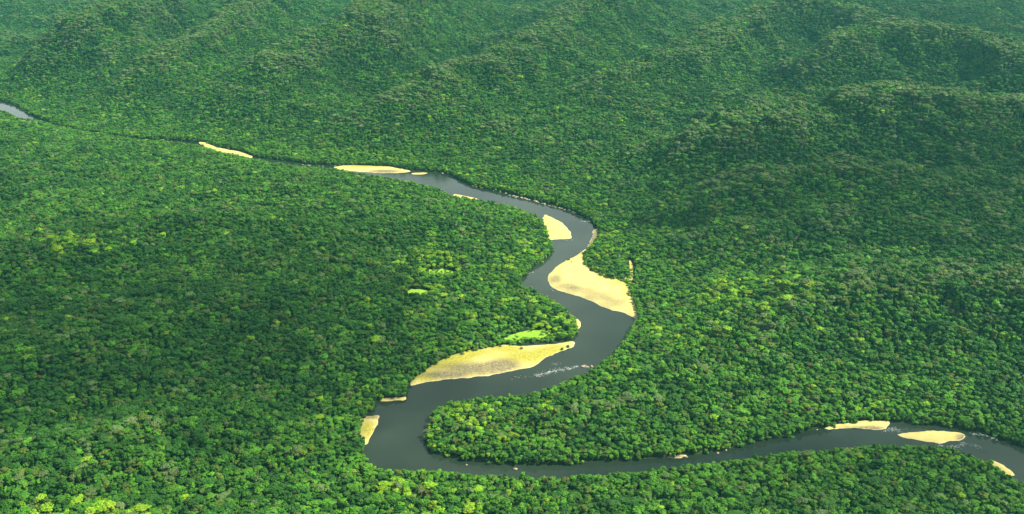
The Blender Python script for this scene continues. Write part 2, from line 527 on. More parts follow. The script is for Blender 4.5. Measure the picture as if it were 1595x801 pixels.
BARS = [
 ('small pale sandbar on the left bank across from the bare stony bank',
  [(847, 334), (858, 337), (868, 342), (878, 348), (886, 356), (891, 366), (890, 371), (880, 373), (866, 373), (855, 375), (844, 366), (842, 348)], 1.6, [], []),
 ('broad bright yellow sandbar on the right bank at the inside of the middle bend',
  [(916, 386), (906, 391), (900, 396), (885, 403), (870, 412), (859, 422), (852, 431), (853, 440), (858, 447), (867, 452), (880, 456), (895, 460), (910, 465), (925, 471), (940, 479),
   (955, 484), (970, 487), (985, 494), (998, 498), (1002, 480), (998, 462), (992, 445), (984, 430), (962, 428), (945, 422), (930, 416), (922, 408), (918, 396)], 2.0,
  [(866, 436, 9, 7, .8), (885, 447, 16, 5, .7), (905, 453, 20, 5, .6), (930, 462, 22, 6, .6), (955, 472, 20, 7, .6)], [(965, 440, 16, 5, .6), (945, 430, 14, 4, .7), (975, 455, 8, 12, .4)]),
 ('long tapering gravel bar overgrown with yellow weeds on the left bank, longest of the bars',
  [(638, 600), (641, 590), (655, 576), (670, 567), (690, 555), (710, 547), (740, 541), (770, 537), (790, 536), (812, 538), (840, 536), (870, 534), (893, 530), (897, 536), (893, 541), (880, 546), (862, 553),
   (845, 561), (838, 568), (820, 574), (800, 578), (775, 583), (750, 587), (720, 590), (690, 592), (660, 597), (642, 601)], 1.7,
  [(745, 575, 58, 9), (690, 585, 34, 5), (785, 567, 22, 7)],
  [(822, 556, 48, 10), (868, 546, 28, 8), (690, 568, 36, 9), (660, 586, 26, 8), (735, 550, 30, 6), (785, 543, 26, 5), (715, 557, 28, 7)]),
 ('tiny rounded sand spit at the forest tip upstream of the weedy gravel bar',
  [(893, 494), (903, 498), (907, 504), (905, 511), (898, 516), (890, 510)], 1.3, [], []),
 ('thin sand strip under the overhanging trees just downstream of the weedy gravel bar',
  [(584, 619), (600, 616), (620, 615), (634, 617), (632, 625), (616, 624), (600, 626), (588, 625)], 1.2, [(610, 620, 10, 3)], []),
 ('triangular pale straw-coloured sandbar at the left side of the wide pool',
  [(559, 646), (575, 647), (592, 646), (591, 655), (586, 668), (580, 678), (573, 692), (562, 692), (558, 668)], 1.5, [(577, 650, 16, 3)], [(574, 670, 10, 14)]),
 ('long flat pale sandbar along the far bank of the straight upper reach',
  [(519, 260), (530, 258), (545, 257), (580, 258), (605, 259), (622, 262), (640, 266), (630, 269), (600, 270), (570, 268.5), (540, 266), (522, 263)], 1.5, [(600, 267, 24, 2)], [(570, 259, 40, 2)]),
 ('little sand sliver beside the tail of the long far-bank sandbar',
  [(640, 269.5), (650, 268.5), (665, 268.5), (669, 270), (655, 272), (643, 272)], 0.9, [], []),
 ('farthest pale sandbar, slanting along the far bank near the hidden upper channel',
  [(309, 221), (322, 222), (340, 229), (358, 233), (375, 236), (394, 243), (388, 247), (370, 245), (350, 241), (330, 234), (314, 227)], 1.5, [], []),
 ('flat cream sandbar against the far bank, just upstream of the oval sand island',
  [(1262, 671), (1280, 666), (1297, 660), (1330, 654), (1370, 652), (1387, 655), (1383, 667), (1370, 670), (1330, 668), (1300, 669)], 1.5, [(1345, 667, 40, 3)], []),
 ('oval bright sand island in midstream of the lower right channel',
  [(1397, 677), (1408, 673), (1430, 671), (1455, 670), (1480, 671), (1498, 674), (1506, 680), (1500, 686), (1480, 689), (1460, 691), (1440, 688), (1420, 684), (1405, 681)], 1.5, [(1500, 682, 10, 6)], []),
 ('narrow sand edge on the near bank below the oval sand island',
  [(1536, 711), (1548, 716), (1560, 721), (1574, 730), (1584, 740), (1570, 742), (1552, 732), (1538, 722)], 1.3, [], []),
 ('small ochre sandy bank under trees on the far side of the lower channel',
  [(1146, 692), (1149, 683), (1158, 679), (1172, 680), (1180, 687), (1172, 691), (1160, 693)], 2.2, [], [(1165, 683, 10, 4)]),
 ('low rust-stained gravel ledge under trees on the far side of the lower channel',
  [(1038, 712), (1048, 707), (1062, 706), (1071, 709), (1066, 713), (1055, 715)], 1.4, [(1055, 711, 14, 4)], []),
 ('pale sand edge half hidden by near-bank trees where the upper reach starts to bend',
  [(705, 302), (716, 303), (730, 306), (746, 310), (740, 316), (722, 316), (708, 309)], 1.3, [], []),
 ('bare stony bank on the outside of the bend between the two bright sandbars',
  [(923, 358), (931, 356), (939, 366), (934, 378), (922, 388), (914, 388), (918, 376), (922, 366)], 2.2, [(926, 372, 10, 14)], []),
]
for label, px, top, grav, weed in BARS:
    ol = smooth_line([ground(u, v, 0.3) for u, v in px], 3.0, True, wob=1.9)
    o = sheet('sandbar', ol, bar_height(top), M_SAND, 3.0,
              {'shore': lambda x, y, d: d / 20.0, 'gravel': total(grav), 'growth': total(weed)})
    tag(o, label, 'sandbar')

# clearings in the forest: (outline in photo pixels, label, category, material)
CLEAR = [
 ([(786, 522), (806, 515), (822, 512), (838, 511), (852, 511), (857, 514), (850, 519), (838, 522), (824, 524), (806, 525), (792, 526)], 'bright lime grass clearing at the forest tip behind the weedy gravel bar', 'grass_clearing', M_GRASS),
 ([(668, 421), (688, 417), (704, 420), (708, 427), (694, 431), (676, 429)], 'small bright grass clearing deep in the left forest, nearest the tall lime bushes', 'grass_clearing', M_GRASS),
 ([(636, 456), (650, 451), (666, 453), (669, 459), (652, 464), (638, 463)], 'narrow bright grass clearing deep in the left forest, lower of the two small ones', 'grass_clearing', M_GRASS),
 ([(979, 404), (984, 410), (987, 421), (985, 433), (980, 440), (977, 434), (981, 424), (980, 412)], 'sandy gap in the trees running up from the broad yellow sandbar', 'sand_track', M_SAND),
]
CLEAR_POLY = []
for px, label, nm, mat in CLEAR:
    ol = smooth_line([ground(u, v, 6.0) for u, v in px], 3.0, True, wob=3.2 if mat is M_GRASS else 1.2)
    CLEAR_POLY.append(ol)
    o = sheet(nm, ol, lambda x, y, d: land(x, y) + 0.35 + 0.4 * fbm(x / 6, y / 6, 3), mat, 3.0,
              {'shore': lambda x, y, d: 1 + 0 * d, 'gravel': lambda x, y, d: 0 * d, 'growth': lambda x, y, d: 0.5 + 0 * d})
    tag(o, label, 'clearing')

# ------------------------------------------------------------------ crowns and trunks
ICO1 = ICO2 = None
def ico(sub):
    import bmesh
    bm = bmesh.new()
    bmesh.ops.create_icosphere(bm, subdivisions=sub, radius=1.0)
    v = np.array([p.co[:] for p in bm.verts]); f = np.array([[q.index for q in p.verts] for p in bm.faces])
    bm.free()
    return v, f
ICO1, ICO2 = ico(1), ico(2)

def lump(c, r, base, squash, rng, rough):
    v, f = base
    ph = rng.uniform(0, 100, 3)
    d = np.array([noise.noise(Vector(p * 1.9 + ph)) + 0.6 * noise.noise(Vector(p * 4.3 + ph)) for p in v])
    a = rng.uniform(0, 6.28)
    q = v * (1 + rough * d)[:, None] * r * np.array([1, 1, squash])
    R = np.array([[math.cos(a), -math.sin(a), 0], [math.sin(a), math.cos(a), 0], [0, 0, 1]])
    return q @ R.T + np.array(c), f

def crown_mesh(style, seed, detail):
    """A tree crown about 1 m across per unit radius 5 m: boughs of leaf clumps with gaps between, and loose leaf sprays over them."""
    rng = np.random.default_rng(seed)
    R = 5.0
    V, Fc, n = [], [], 0
    def add(v, f):
        nonlocal n
        V.append(v); Fc.append(f + n); n += len(v)
    if style == 'dome':
        nb, hgt, sq, lob = 11, 4.6, 0.75, 2.0
    elif style == 'umbrella':
        nb, hgt, sq, lob = 13, 2.6, 0.6, 1.8
    elif style == 'tall':
        nb, hgt, sq, lob = 12, 7.0, 0.9, 1.75
    else:
        nb, hgt, sq, lob = 9, 4.0, 0.8, 2.1
    cents = []
    for i in range(nb):
        a = i * 2.39996 + rng.uniform(-.4, .4)
        q = math.sqrt((i + 0.4) / nb) * rng.uniform(0.85, 1.15)
        rr = q * (R - lob * 0.75) * rng.uniform(0.85, 1.12)
        zz = hgt * (math.sqrt(max(0.0, 1 - min(1.0, q * 0.92) ** 2)) - 0.25) * rng.uniform(0.55, 1.25)
        if style == 'ragged':
            zz += rng.uniform(-1.4, 1.6)
        cents.append((rr * math.cos(a) * 1.12, rr * math.sin(a) * 0.92, zz, lob * rng.uniform(0.55, 1.3)))
    if style == 'tall':
        cents += [(rng.uniform(-1, 1), rng.uniform(-1, 1), 1.0, 2.3)]
    for k in range(6):                      # lower boughs
        a = k * 1.05 + rng.uniform(-.3, .3)
        q = (R - lob) * rng.uniform(0.55, 0.95)
        cents.append((q * math.cos(a), q * math.sin(a), -hgt * 0.25 - rng.uniform(0.8, 2.6), lob * rng.uniform(0.7, 1.0)))
    for cx, cy, cz, r in cents:
        add(*lump((cx, cy, cz), r * 0.9, ICO2, sq, rng, 0.7))
        for k in range(detail):
            a, b = rng.uniform(0, 6.28), rng.uniform(-0.25, 1.5)
            rr = r * rng.uniform(0.85, 1.15)
            add(*lump((cx + rr * math.cos(a) * math.cos(b), cy + rr * math.sin(a) * math.cos(b), cz + rr * sq * math.sin(b)), r * rng.uniform(0.18, 0.5), ICO1, 0.8, rng, 0.6))
        for k in range(detail * 5):
            a, b = rng.uniform(0, 6.28), rng.uniform(-0.5, 1.5)
            rr = r * rng.uniform(1.0, 1.35)
            c = np.array((cx + rr * math.cos(a) * math.cos(b), cy + rr * math.sin(a) * math.cos(b), cz + rr * sq * math.sin(b)))
            t = rng.normal(size=(4, 3)); s = rng.uniform(0.14, 0.42)
            u = t[0] / np.linalg.norm(t[0]); w = np.cross(u, t[1]); w /= np.linalg.norm(w) + 1e-9
            add(np.array([c - u * s, c + w * s * .5, c + u * s, c - w * s * .5]), np.array([[0, 1, 2], [0, 2, 3]]))
    return np.vstack(V), np.vstack(Fc)

def tube(pts, r0, r1, sides=6):
    V, Fc = [], []
    k = len(pts)
    for i, p in enumerate(pts):
        p = Vector(p)
        t = (Vector(pts[min(i + 1, k - 1)]) - Vector(pts[max(i - 1, 0)])).normalized()
        a = t.cross(Vector((0.3, 1, 0.2))).normalized(); b = t.cross(a)
        r = r0 + (r1 - r0) * i / (k - 1)
        for s in range(sides):
            w = 2 * math.pi * s / sides
            V.append(p + (a * math.cos(w) + b * math.sin(w)) * r)
    for i in range(k - 1):
        for s in range(sides):
            s2 = (s + 1) % sides
            q = (i * sides + s, i * sides + s2, (i + 1) * sides + s2, (i + 1) * sides + s)
            Fc += [(q[0], q[1], q[2]), (q[0], q[2], q[3])]
    return np.array(V), np.array(Fc)

TRUNK_H = 11.0
def trunk_mesh(seed, bare=False):
    rng = np.random.default_rng(seed)
    V, Fc, n = [], [], 0
    def add(vf):
        nonlocal n
        V.append(vf[0]); Fc.append(vf[1] + n); n += len(vf[0])
    lean = rng.uniform(-.6, .6, 2)
    add(tube([(0, 0, -2.5), (lean[0] * .3, lean[1] * .3, TRUNK_H * .4), (lean[0], lean[1], TRUNK_H * .8), (lean[0] * 1.1, lean[1] * 1.1, TRUNK_H + (3.5 if bare else 1.0))], 0.5, 0.13 if bare else 0.22))
    for k in range(9 if bare else 5):
        a = k * 2.4 + rng.uniform(-.4, .4)
        z0 = TRUNK_H * rng.uniform(0.6, 0.98)
        L = rng.uniform(2.2, 4.2)
        p0 = (lean[0] * z0 / TRUNK_H, lean[1] * z0 / TRUNK_H, z0)
        p1 = (p0[0] + L * .55 * math.cos(a), p0[1] + L * .55 * math.sin(a), z0 + L * .45)
        p2 = (p0[0] + L * math.cos(a), p0[1] + L * math.sin(a), z0 + L * (1.05 if bare else .75))
        add(tube([p0, p1, p2], 0.22, 0.06, 5))
    return np.vstack(V), np.vstack(Fc)

# ------------------------------------------------------------------ where the trees stand
S = 5.05
GS = 0.66          # crowns of this forest are about 6.5 m across
y0, y1 = 560.0, 4100.0
rows = np.arange(-2600, 4300, S * 0.866)
cols = np.arange(-3600, 3600, S)
cx_, cy_ = np.meshgrid(cols, rows)
cx_ = cx_ + (np.arange(len(rows)) % 2)[:, None] * S / 2
rot = math.radians(23)
px = cx_ * math.cos(rot) - (cy_ - 1500) * math.sin(rot)
py = cx_ * math.sin(rot) + (cy_ - 1500) * math.cos(rot) + 1500
px, py = px.ravel(), py.ravel()
px = px + RNG.uniform(-.48, .48, px.shape) * S
py = py + RNG.uniform(-.48, .48, py.shape) * S
ok = (py > y0) & (py < y1) & (np.abs(px) < 0.57 * py + 160)
px, py = px[ok], py[ok]
d = river_dist(px, py)
ok = d > 1.2 + RNG.uniform(0, 2.0, d.shape)
for ol in CLEAR_POLY:
    ok &= ~(inside(px, py, ol) | (seg_dist(px, py, ol, True) < 3.0))
px, py, d = px[ok], py[ok], d[ok]
# low bushes and saplings that close the forest edge down to the water
near_q = (D > -1).ravel() & (D < 9).ravel() & (co[:, 1] > 640) & (co[:, 1] < 2900) & (np.abs(co[:, 0]) < 0.57 * co[:, 1] + 160)
bx = np.repeat(co[near_q, 0], 5) + RNG.uniform(-3, 3, near_q.sum() * 5)
by = np.repeat(co[near_q, 1], 5) + RNG.uniform(-3, 3, near_q.sum() * 5)
bd = river_dist(bx, by)
bk = (bd > -1.5 - 2.5 * RNG.random(len(bd)) ** 2) & (bd < 7) & (RNG.random(len(bx)) < 0.85)
bx, by, bd = bx[bk], by[bk], bd[bk]
n_main = len(px)
for ci, ol in enumerate(CLEAR_POLY):                     # scattered shrubs inside the clearings
    lo, hi = ol.min(0), ol.max(0)
    m = int((hi[0] - lo[0]) * (hi[1] - lo[1]) / 22.0)
    qx, qy = RNG.uniform(lo[0], hi[0], m), RNG.uniform(lo[1], hi[1], m)
    qk = inside(qx, qy, ol) & (fbm(qx / 14, qy / 14, 2) > (0.05 if ci == 0 else -0.6))
    bx, by, bd = np.r_[bx, qx[qk]], np.r_[by, qy[qk]], np.r_[bd, np.full(qk.sum(), 40.0)]
px, py, d = np.r_[px, bx], np.r_[py, by], np.r_[d, bd]
low = np.arange(len(px)) >= n_main
pz = land(px, py, d)
e = 30.0
onfar = inside(px, py, FARSIDE)
crest = np.where(onfar, 1.0, 0.2) * (pz - 0.25 * (land(px + e * 2, py) + land(px - e * 2, py) + land(px, py + e * 2) + land(px, py - e * 2)))   # > 0 on ridges

# kinds of tree: name for the label, base colour
KINDS = [('dark green', (0.025, 0.090, 0.010)), ('mid green', (0.040, 0.132, 0.011)), ('fresh green', (0.067, 0.198, 0.012)),
         ('lime green', (0.160, 0.300, 0.013)), ('olive', (0.074, 0.128, 0.016)), ('grey-green', (0.090, 0.150, 0.045)), ('brownish', (0.082, 0.100, 0.026))]
n = len(px)
u_, v_, dep = to_photo(px, py, pz + 14)
r = RNG.random(n)
patch = fbm(px / 130, py / 130, 3) + 0.5 * fbm(px / 45 + 50, py / 45, 2)
bank_f = np.exp(-np.clip(d - 4, 0, None) / 55.0)
wgt = np.zeros((n, 7))
wgt[:, 0] = 0.36 - 0.22 * patch - 0.26 * bank_f - 0.03 * np.clip(crest, -10, 10)
wgt[:, 1] = 0.34
wgt[:, 2] = 0.15 + 0.20 * patch + 0.75 * bank_f
wgt[:, 3] = 0.002 + 0.008 * np.clip(patch, 0, 1) + 0.03 * bank_f
wgt[:, 4] = 0.09 + 0.05 * np.clip(fbm(px / 90 + 9, py / 90, 2), 0, 1) + 0.025 * np.clip(crest - 1, 0, 12)
wgt[:, 5] = 0.03 + 0.05 * np.clip(crest - 1, 0, 12)
wgt[:, 6] = 0.006
def spot(cu, cv, ru, rv):
    return np.exp(-(((u_ - cu) / ru) ** 2 + ((v_ - cv) / rv) ** 2))
lime = (0.7 * spot(785, 527, 50, 9) + 0.5 * spot(680, 410, 40, 25) + spot(645, 770, 55, 26) + spot(105, 790, 50, 14) + spot(205, 792, 40, 10) + spot(640, 800, 60, 20) + 1.2 * spot(865, 500, 35, 18) + 1.1 * spot(800, 408, 26, 16) + 0.6 * spot(835, 385, 20, 25)
        + 0.5 * spot(690, 395, 25, 18) + 0.45 * spot(1180, 455, 90, 25) + 0.5 * spot(760, 490, 35, 8) + 0.4 * spot(120, 375, 70, 12) + 0.3 * spot(730, 650, 60, 30) + 0.35 * spot(950, 390, 40, 25))
deep = spot(280, 540, 380, 170) + 0.7 * spot(1480, 300, 260, 160)          # shade painted in: more dark-green trees where the cloud shade falls
warm = spot(1130, 480, 170, 110) + 0.5 * spot(760, 640, 160, 60)
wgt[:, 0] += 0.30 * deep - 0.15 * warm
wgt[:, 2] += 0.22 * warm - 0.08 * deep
wgt[:, 4] += 0.06 * warm
wgt[:, 3] += 0.02 * warm
edge_d = np.min([np.where(inside(px, py, ol), 0, seg_dist(px, py, ol, True)) for ol in CLEAR_POLY], axis=0)
scrub = np.clip(1 - edge_d / 15.0, 0, 1)                                    # low light growth round the clearings
wgt[:, 2] += 0.9 * scrub
wgt[:, 3] += 0.3 * scrub
wgt[:, 2] += 1.0 * low
wgt[:, 3] += 0.22 * low + 0.3 * low * spot(880, 450, 160, 120)
wgt[:, 3] += 1.1 * lime
wgt[:, 2] += 0.6 * lime
wgt = np.clip(wgt, 0.005, None)
cw = np.cumsum(wgt, 1); cw /= cw[:, -1:]
def even(a):
    return (np.argsort(np.argsort(a)) + 0.5) / len(a)
# neighbours tend to be of a kind, so crowns run together into irregular clumps
pickr = even(0.55 * RNG.normal(size=n) + 1.5 * fbm(px / 17, py / 17, 2))
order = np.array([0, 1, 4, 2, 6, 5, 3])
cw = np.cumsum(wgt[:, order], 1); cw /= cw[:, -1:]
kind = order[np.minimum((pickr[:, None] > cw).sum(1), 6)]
size = np.clip(np.exp(RNG.normal(-0.06, 0.30, n)), 0.42, 1.75)
size = np.where((kind == 3) | (kind == 5), size * 1.15, size) * (1 - 0.22 * bank_f)
tall = (RNG.uniform(0.72, 1.2, n) + 0.18 * (size - 0.85)) * (1 - 0.35 * bank_f) * np.where((kind == 3) | (kind == 5), 1.12, 1.0)
size = np.where(low, RNG.uniform(0.24, 0.5, n), size * GS)
tall = np.where(low, RNG.uniform(0.2, 0.42, n), tall * 0.66)
oval = np.where(low, 1.0, RNG.uniform(0.82, 1.22, n))
yaw = RNG.uniform(0, 6.283, n)
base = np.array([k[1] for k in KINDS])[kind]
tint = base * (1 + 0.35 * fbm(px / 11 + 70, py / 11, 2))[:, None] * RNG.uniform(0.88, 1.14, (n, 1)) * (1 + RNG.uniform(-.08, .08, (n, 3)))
STYLES = ['dome', 'ragged', 'umbrella', 'tall']
sty = RNG.choice(4, n, p=[0.25, 0.45, 0.16, 0.14])
sty = np.where((kind == 3) | (kind == 5), np.where(RNG.random(n) < 0.55, 2, 0), sty)
ridge_f = np.clip((crest - 1.5) / 5, 0, 1)
emerg = (RNG.random(n) < 0.012 + 0.07 * ridge_f) & ~low & (bank_f < 0.4)
swap = emerg & (RNG.random(n) < 0.75) & (ridge_f > 0.3)
kind = np.where(swap, RNG.choice([5, 5, 4], n), kind)
size = np.where(emerg, np.clip(size * 1.5, 1.0, 1.5), size)
tall = np.where(low, tall, tall * (1 + 0.22 * fbm(px / 24 + 5, py / 24, 2))) * np.where(emerg, 1.3, 1.0)
snag = (RNG.random(n) < 0.006) & ~low
tall = np.where(snag, tall * 1.2, tall) * (1 - 0.55 * np.sqrt(scrub))

# the 300 trees that show largest are built one by one; all others are the forest
inframe = (u_ > 4) & (u_ < W0 - 4) & (v_ > 4) & (v_ < H0 + 6)
rank = np.where(inframe & ~low, size / dep, 0)
pick = np.argsort(-rank)[:300]
single = np.zeros(n, bool); single[pick] = True

# ------------------------------------------------------------------ forest: one mass of trees, instanced inside its own geometry
def proto(style, k):
    cv, cf = crown_mesh(style, 100 + k, 5)
    tv, tf = trunk_mesh(300 + k)
    v = np.vstack([cv + (0, 0, TRUNK_H + 0.5), tv])
    return v, np.vstack([cf, tf + len(cv)]), np.r_[np.zeros(len(cf), int), np.ones(len(tf), int)]
protos = []
for si, st in enumerate(STYLES):
    for k in range(3):
        protos.append(proto(st, si * 3 + k))
tv, tf = trunk_mesh(777, True)
protos.append((tv, tf, np.full(len(tf), 2)))
NP = len(protos)
fi = np.flatnonzero(~single)
Vs, Fs, Ms, ids, off = [], [], [], [], 0
for k, (v, f, m) in enumerate(protos):
    Vs.append(v); Fs.append(f + off); Ms.append(m); ids.append(np.full(len(v), k)); off += len(v)
nprot = off
allv = np.vstack(Vs + [np.column_stack([px[fi], py[fi], pz[fi]])]).astype(np.float32)
allf = np.vstack(Fs).astype(np.int32)
me = bpy.data.meshes.new('forest')
me.vertices.add(len(allv)); me.vertices.foreach_set('co', allv.ravel())
me.loops.add(allf.size); me.loops.foreach_set('vertex_index', allf.ravel())
me.polygons.add(len(allf)); me.polygons.foreach_set('loop_start', np.arange(len(allf), dtype=np.int32) * 3)
for m in (M_FOL, M_BARK, M_SNAG):
    me.materials.append(m)
me.polygons.foreach_set('material_index', np.concatenate(Ms).astype(np.int32))
def attr(name, typ, arr, field='value'):
    a = me.attributes.new(name, typ, 'POINT')
    a.data.foreach_set(field, np.ascontiguousarray(arr).ravel())
nf = len(fi)
pad = lambda a, w: np.concatenate([np.zeros((nprot, w)) if w > 1 else np.zeros(nprot), a])
attr('sort', 'INT', np.concatenate([np.concatenate(ids), np.full(nf, -1)]).astype(np.int32))
attr('pick', 'INT', np.concatenate([np.zeros(nprot), np.where(snag[fi], NP - 1, sty[fi] * 3 + RNG.integers(0, 3, nf))]).astype(np.int32))
attr('spin', 'FLOAT_VECTOR', pad(np.column_stack([RNG.uniform(-.08, .08, nf), RNG.uniform(-.08, .08, nf), yaw[fi]]), 3).astype(np.float32), 'vector')
attr('grow', 'FLOAT_VECTOR', pad(np.column_stack([size[fi] * oval[fi], size[fi] / oval[fi], tall[fi]]), 3).astype(np.float32), 'vector')
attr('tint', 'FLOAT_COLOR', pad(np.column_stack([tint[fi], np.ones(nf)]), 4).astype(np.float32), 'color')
me.update()
forest = bpy.data.objects.new('forest', me)
COL.objects.link(forest)
tag(forest, 'unbroken green rainforest canopy covering the plain and the hills beyond', 'forest', kind='stuff')

ng = bpy.data.node_groups.new('forest_trees', 'GeometryNodeTree')
ng.interface.new_socket('Geometry', in_out='INPUT', socket_type='NodeSocketGeometry')
ng.interface.new_socket('Geometry', in_out='OUTPUT', socket_type='NodeSocketGeometry')
G = ng.nodes
gi, go = G.new('NodeGroupInput'), G.new('NodeGroupOutput')
def named(name, typ):
    a = G.new('GeometryNodeInputNamedAttribute')
    a.data_type = typ
    a.inputs['Name'].default_value = name
    return next(s for s in a.outputs if s.name == 'Attribute' and s.enabled)
sort_s = named('sort', 'INT')
def where(k):
    c = G.new('FunctionNodeCompare'); c.data_type = 'INT'; c.operation = 'EQUAL'
    ins = [s for s in c.inputs if s.enabled]
    ng.links.new(sort_s, ins[0]); ins[1].default_value = k
    s = G.new('GeometryNodeSeparateGeometry'); s.domain = 'POINT'
    ng.links.new(gi.outputs[0], s.inputs['Geometry']); ng.links.new(c.outputs[0], s.inputs['Selection'])
    return s.outputs['Selection']
join = G.new('GeometryNodeJoinGeometry')
for k in reversed(range(NP)):
    g2 = G.new('GeometryNodeGeometryToInstance')
    ng.links.new(where(k), g2.inputs[0]); ng.links.new(g2.outputs[0], join.inputs[0])
iop = G.new('GeometryNodeInstanceOnPoints')
ng.links.new(where(-1), iop.inputs['Points'])
ng.links.new(join.outputs[0], iop.inputs['Instance'])
iop.inputs['Pick Instance'].default_value = True
ng.links.new(named('pick', 'INT'), iop.inputs['Instance Index'])
e2r = G.new('FunctionNodeEulerToRotation')
ng.links.new(named('spin', 'FLOAT_VECTOR'), e2r.inputs[0]); ng.links.new(e2r.outputs[0], iop.inputs['Rotation'])
ng.links.new(named('grow', 'FLOAT_VECTOR'), iop.inputs['Scale'])
ng.links.new(iop.outputs[0], go.inputs[0])
mod = forest.modifiers.new('trees', 'NODES')
mod.node_group = ng

# ------------------------------------------------------------------ the nearest trees, one by one
def mesh_data(name, v, f, mat):
    m = bpy.data.meshes.new(name)
    m.from_pydata([tuple(map(float, p)) for p in v], [], [tuple(map(int, q)) for q in f])
    m.materials.append(mat); m.update()
    return m
CROWNS = {st: [mesh_data('crown', *crown_mesh(st, 500 + 10 * i + k, 9), M_FOL) for k in range(4)] for i, st in enumerate(STYLES)}
TRUNKS = [mesh_data('trunk', *trunk_mesh(900 + k), M_BARK) for k in range(5)]
FORM = {'dome': 'round-crowned', 'ragged': 'ragged', 'umbrella': 'spreading', 'tall': 'upright'}
ZONES = [(0, 130, 'at the left end'), (130, 330, 'left of the lower left hollow'), (330, 560, 'just left of the wide pool'), (560, 720, 'below the wide pool'),
         (720, 900, 'below the forest spit'), (900, 1100, 'below the rust-stained gravel ledge'), (1100, 1300, 'below the ochre sandy bank'),
         (1300, 1460, 'below the cream sandbar'), (1460, 1700, 'by the right end')]
ORD = ['', 'second ', 'third ', 'fourth ', 'fifth ', 'sixth ', 'seventh ', 'eighth ', 'ninth ', 'tenth ', 'eleventh ', 'twelfth ', 'thirteenth ', 'fourteenth ', 'fifteenth ', 'sixteenth ', 'seventeenth ', 'eighteenth ', 'nineteenth ', 'twentieth ']
zone_of = lambda u: next(i for i, z in enumerate(ZONES) if u < z[1])
vmed = float(np.median(v_[pick]))
cells = {}
for i in pick:
    cells.setdefault((zone_of(u_[i]), kind[i], sty[i], int(v_[i] < vmed)), []).append(i)
tree_label = {}
for (z, k, s, w), members in cells.items():
    members.sort(key=lambda i: u_[i])
    for j, i in enumerate(members):
        first = (ORD[j] if j else 'leftmost ') if len(members) > 1 else ''
        tree_label[i] = (f"{first}{KINDS[k][0]} {FORM[STYLES[s]]} tree {'behind the front trees' if w else 'among the front trees'} {ZONES[z][2]}").strip()
for j, i in enumerate(pick):
    st = STYLES[sty[i]]
    t = bpy.data.objects.new('rainforest_tree', None)
    t.empty_display_size = 2
    COL.objects.link(t)
    t.location = (px[i], py[i], pz[i]); t.rotation_euler = (0, 0, yaw[i]); t.scale = (size[i] * oval[i], size[i] / oval[i], tall[i])
    tag(t, tree_label[i], 'tree', 'trees of the nearest forest')
    c = bpy.data.objects.new('crown', CROWNS[st][j % 4]); COL.objects.link(c); c.parent = t
    c.location = (0, 0, TRUNK_H + 0.5)
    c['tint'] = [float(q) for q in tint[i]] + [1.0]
    k = bpy.data.objects.new('trunk', TRUNKS[j % 5]); COL.objects.link(k); k.parent = t

# ------------------------------------------------------------------ bushes on the bars
BUSH = [mesh_data('bush', *(lambda q: (q[0] * 0.32 + (0, 0, 0.5), q[1]))(crown_mesh('ragged', 40 + k, 6)), M_FOL) for k in range(3)]
BUSHES = [  # (photo u, v, size, label)
 (886, 405, 1.0, 'olive shrub alone near the upper end of the broad yellow sandbar'), (890, 409, 0.6, 'small dark shrub beside the lone olive shrub on the broad yellow sandbar'),
 (752, 541, 2.4, 'largest green bush at the forest side of the weedy gravel bar'), (764, 539, 1.9, 'green bush right of the largest bush on the weedy gravel bar'),
 (742, 545, 1.6, 'green bush left of the largest bush on the weedy gravel bar'),
 (812, 544, 0.9, 'low bush near the middle of the weedy gravel bar, by the dark backwater'), (885, 540, 0.9, 'low bush at the upstream point of the weedy gravel bar'),
 (876, 544, 0.8, 'low bush just inside the upstream point of the weedy gravel bar'), (720, 552, 1.1, 'low bush on the left half of the weedy gravel bar'),
 (968, 438, 1.2, 'yellow-green bush at the forest edge of the broad yellow sandbar'), (955, 432, 1.4, 'pale bush at the back of the broad yellow sandbar'),
 (978, 446, 1.1, 'small bush where the sandy gap meets the broad yellow sandbar')]
for j, (u, v, s, label) in enumerate(BUSHES):
    x, y = ground(u, v, 1.2)
    o = bpy.data.objects.new('bush', BUSH[j % 3]); COL.objects.link(o)
    o.location = (x, y, 1.1); o.scale = (s * 1.5, s * 1.5, s * 1.2); o.rotation_euler = (0, 0, j * 1.3)
    o['tint'] = [0.09, 0.19, 0.03, 1.0] if j not in (0, 1, 10) else [0.12, 0.14, 0.05, 1.0]
    tag(o, label, 'bush')

# ------------------------------------------------------------------ rocks in and beside the river
ROCKS = []
for k in range(4):
    rng = np.random.default_rng(60 + k)
    v, f = lump((0, 0, 0), 1.0, ICO2, 0.6, rng, 0.5)
    ROCKS.append(mesh_data('boulder', v, f, M_ROCK))
def rocks(line, count, s0, s1, spread, label, group):
    pts = smooth_line([ground(u, v, 0.2) for u, v in line], 2.0)
    for k in range(count):
        p = pts[int(k * (len(pts) - 1) / max(count - 1, 1))] + np.array((random.uniform(-spread, spread), random.uniform(-spread, spread)))
        o = bpy.data.objects.new('boulder', ROCKS[k % 4]); COL.objects.link(o)
        s = random.uniform(s0, s1)
        o.location = (p[0], p[1], 0.12 * s); o.rotation_euler = (0, 0, random.uniform(0, 6.28)); o.scale = (s * random.uniform(1.0, 1.9), s, s * random.uniform(.7, 1.0))
        tag(o, label, 'rock', group)
rocks([(738, 290), (770, 297), (800, 306)], 9, 0.9, 2.0, 2, 'pale boulder in the broken line along the far bank above the first bend', 'boulders along the far bank above the first bend')
rocks([(800, 305), (825, 311), (848, 318), (872, 325), (896, 331)], 26, 1.0, 2.6, 2.5, 'pale boulder in the dense line along the far bank just before the first bend', 'boulders lining the far bank before the first bend')
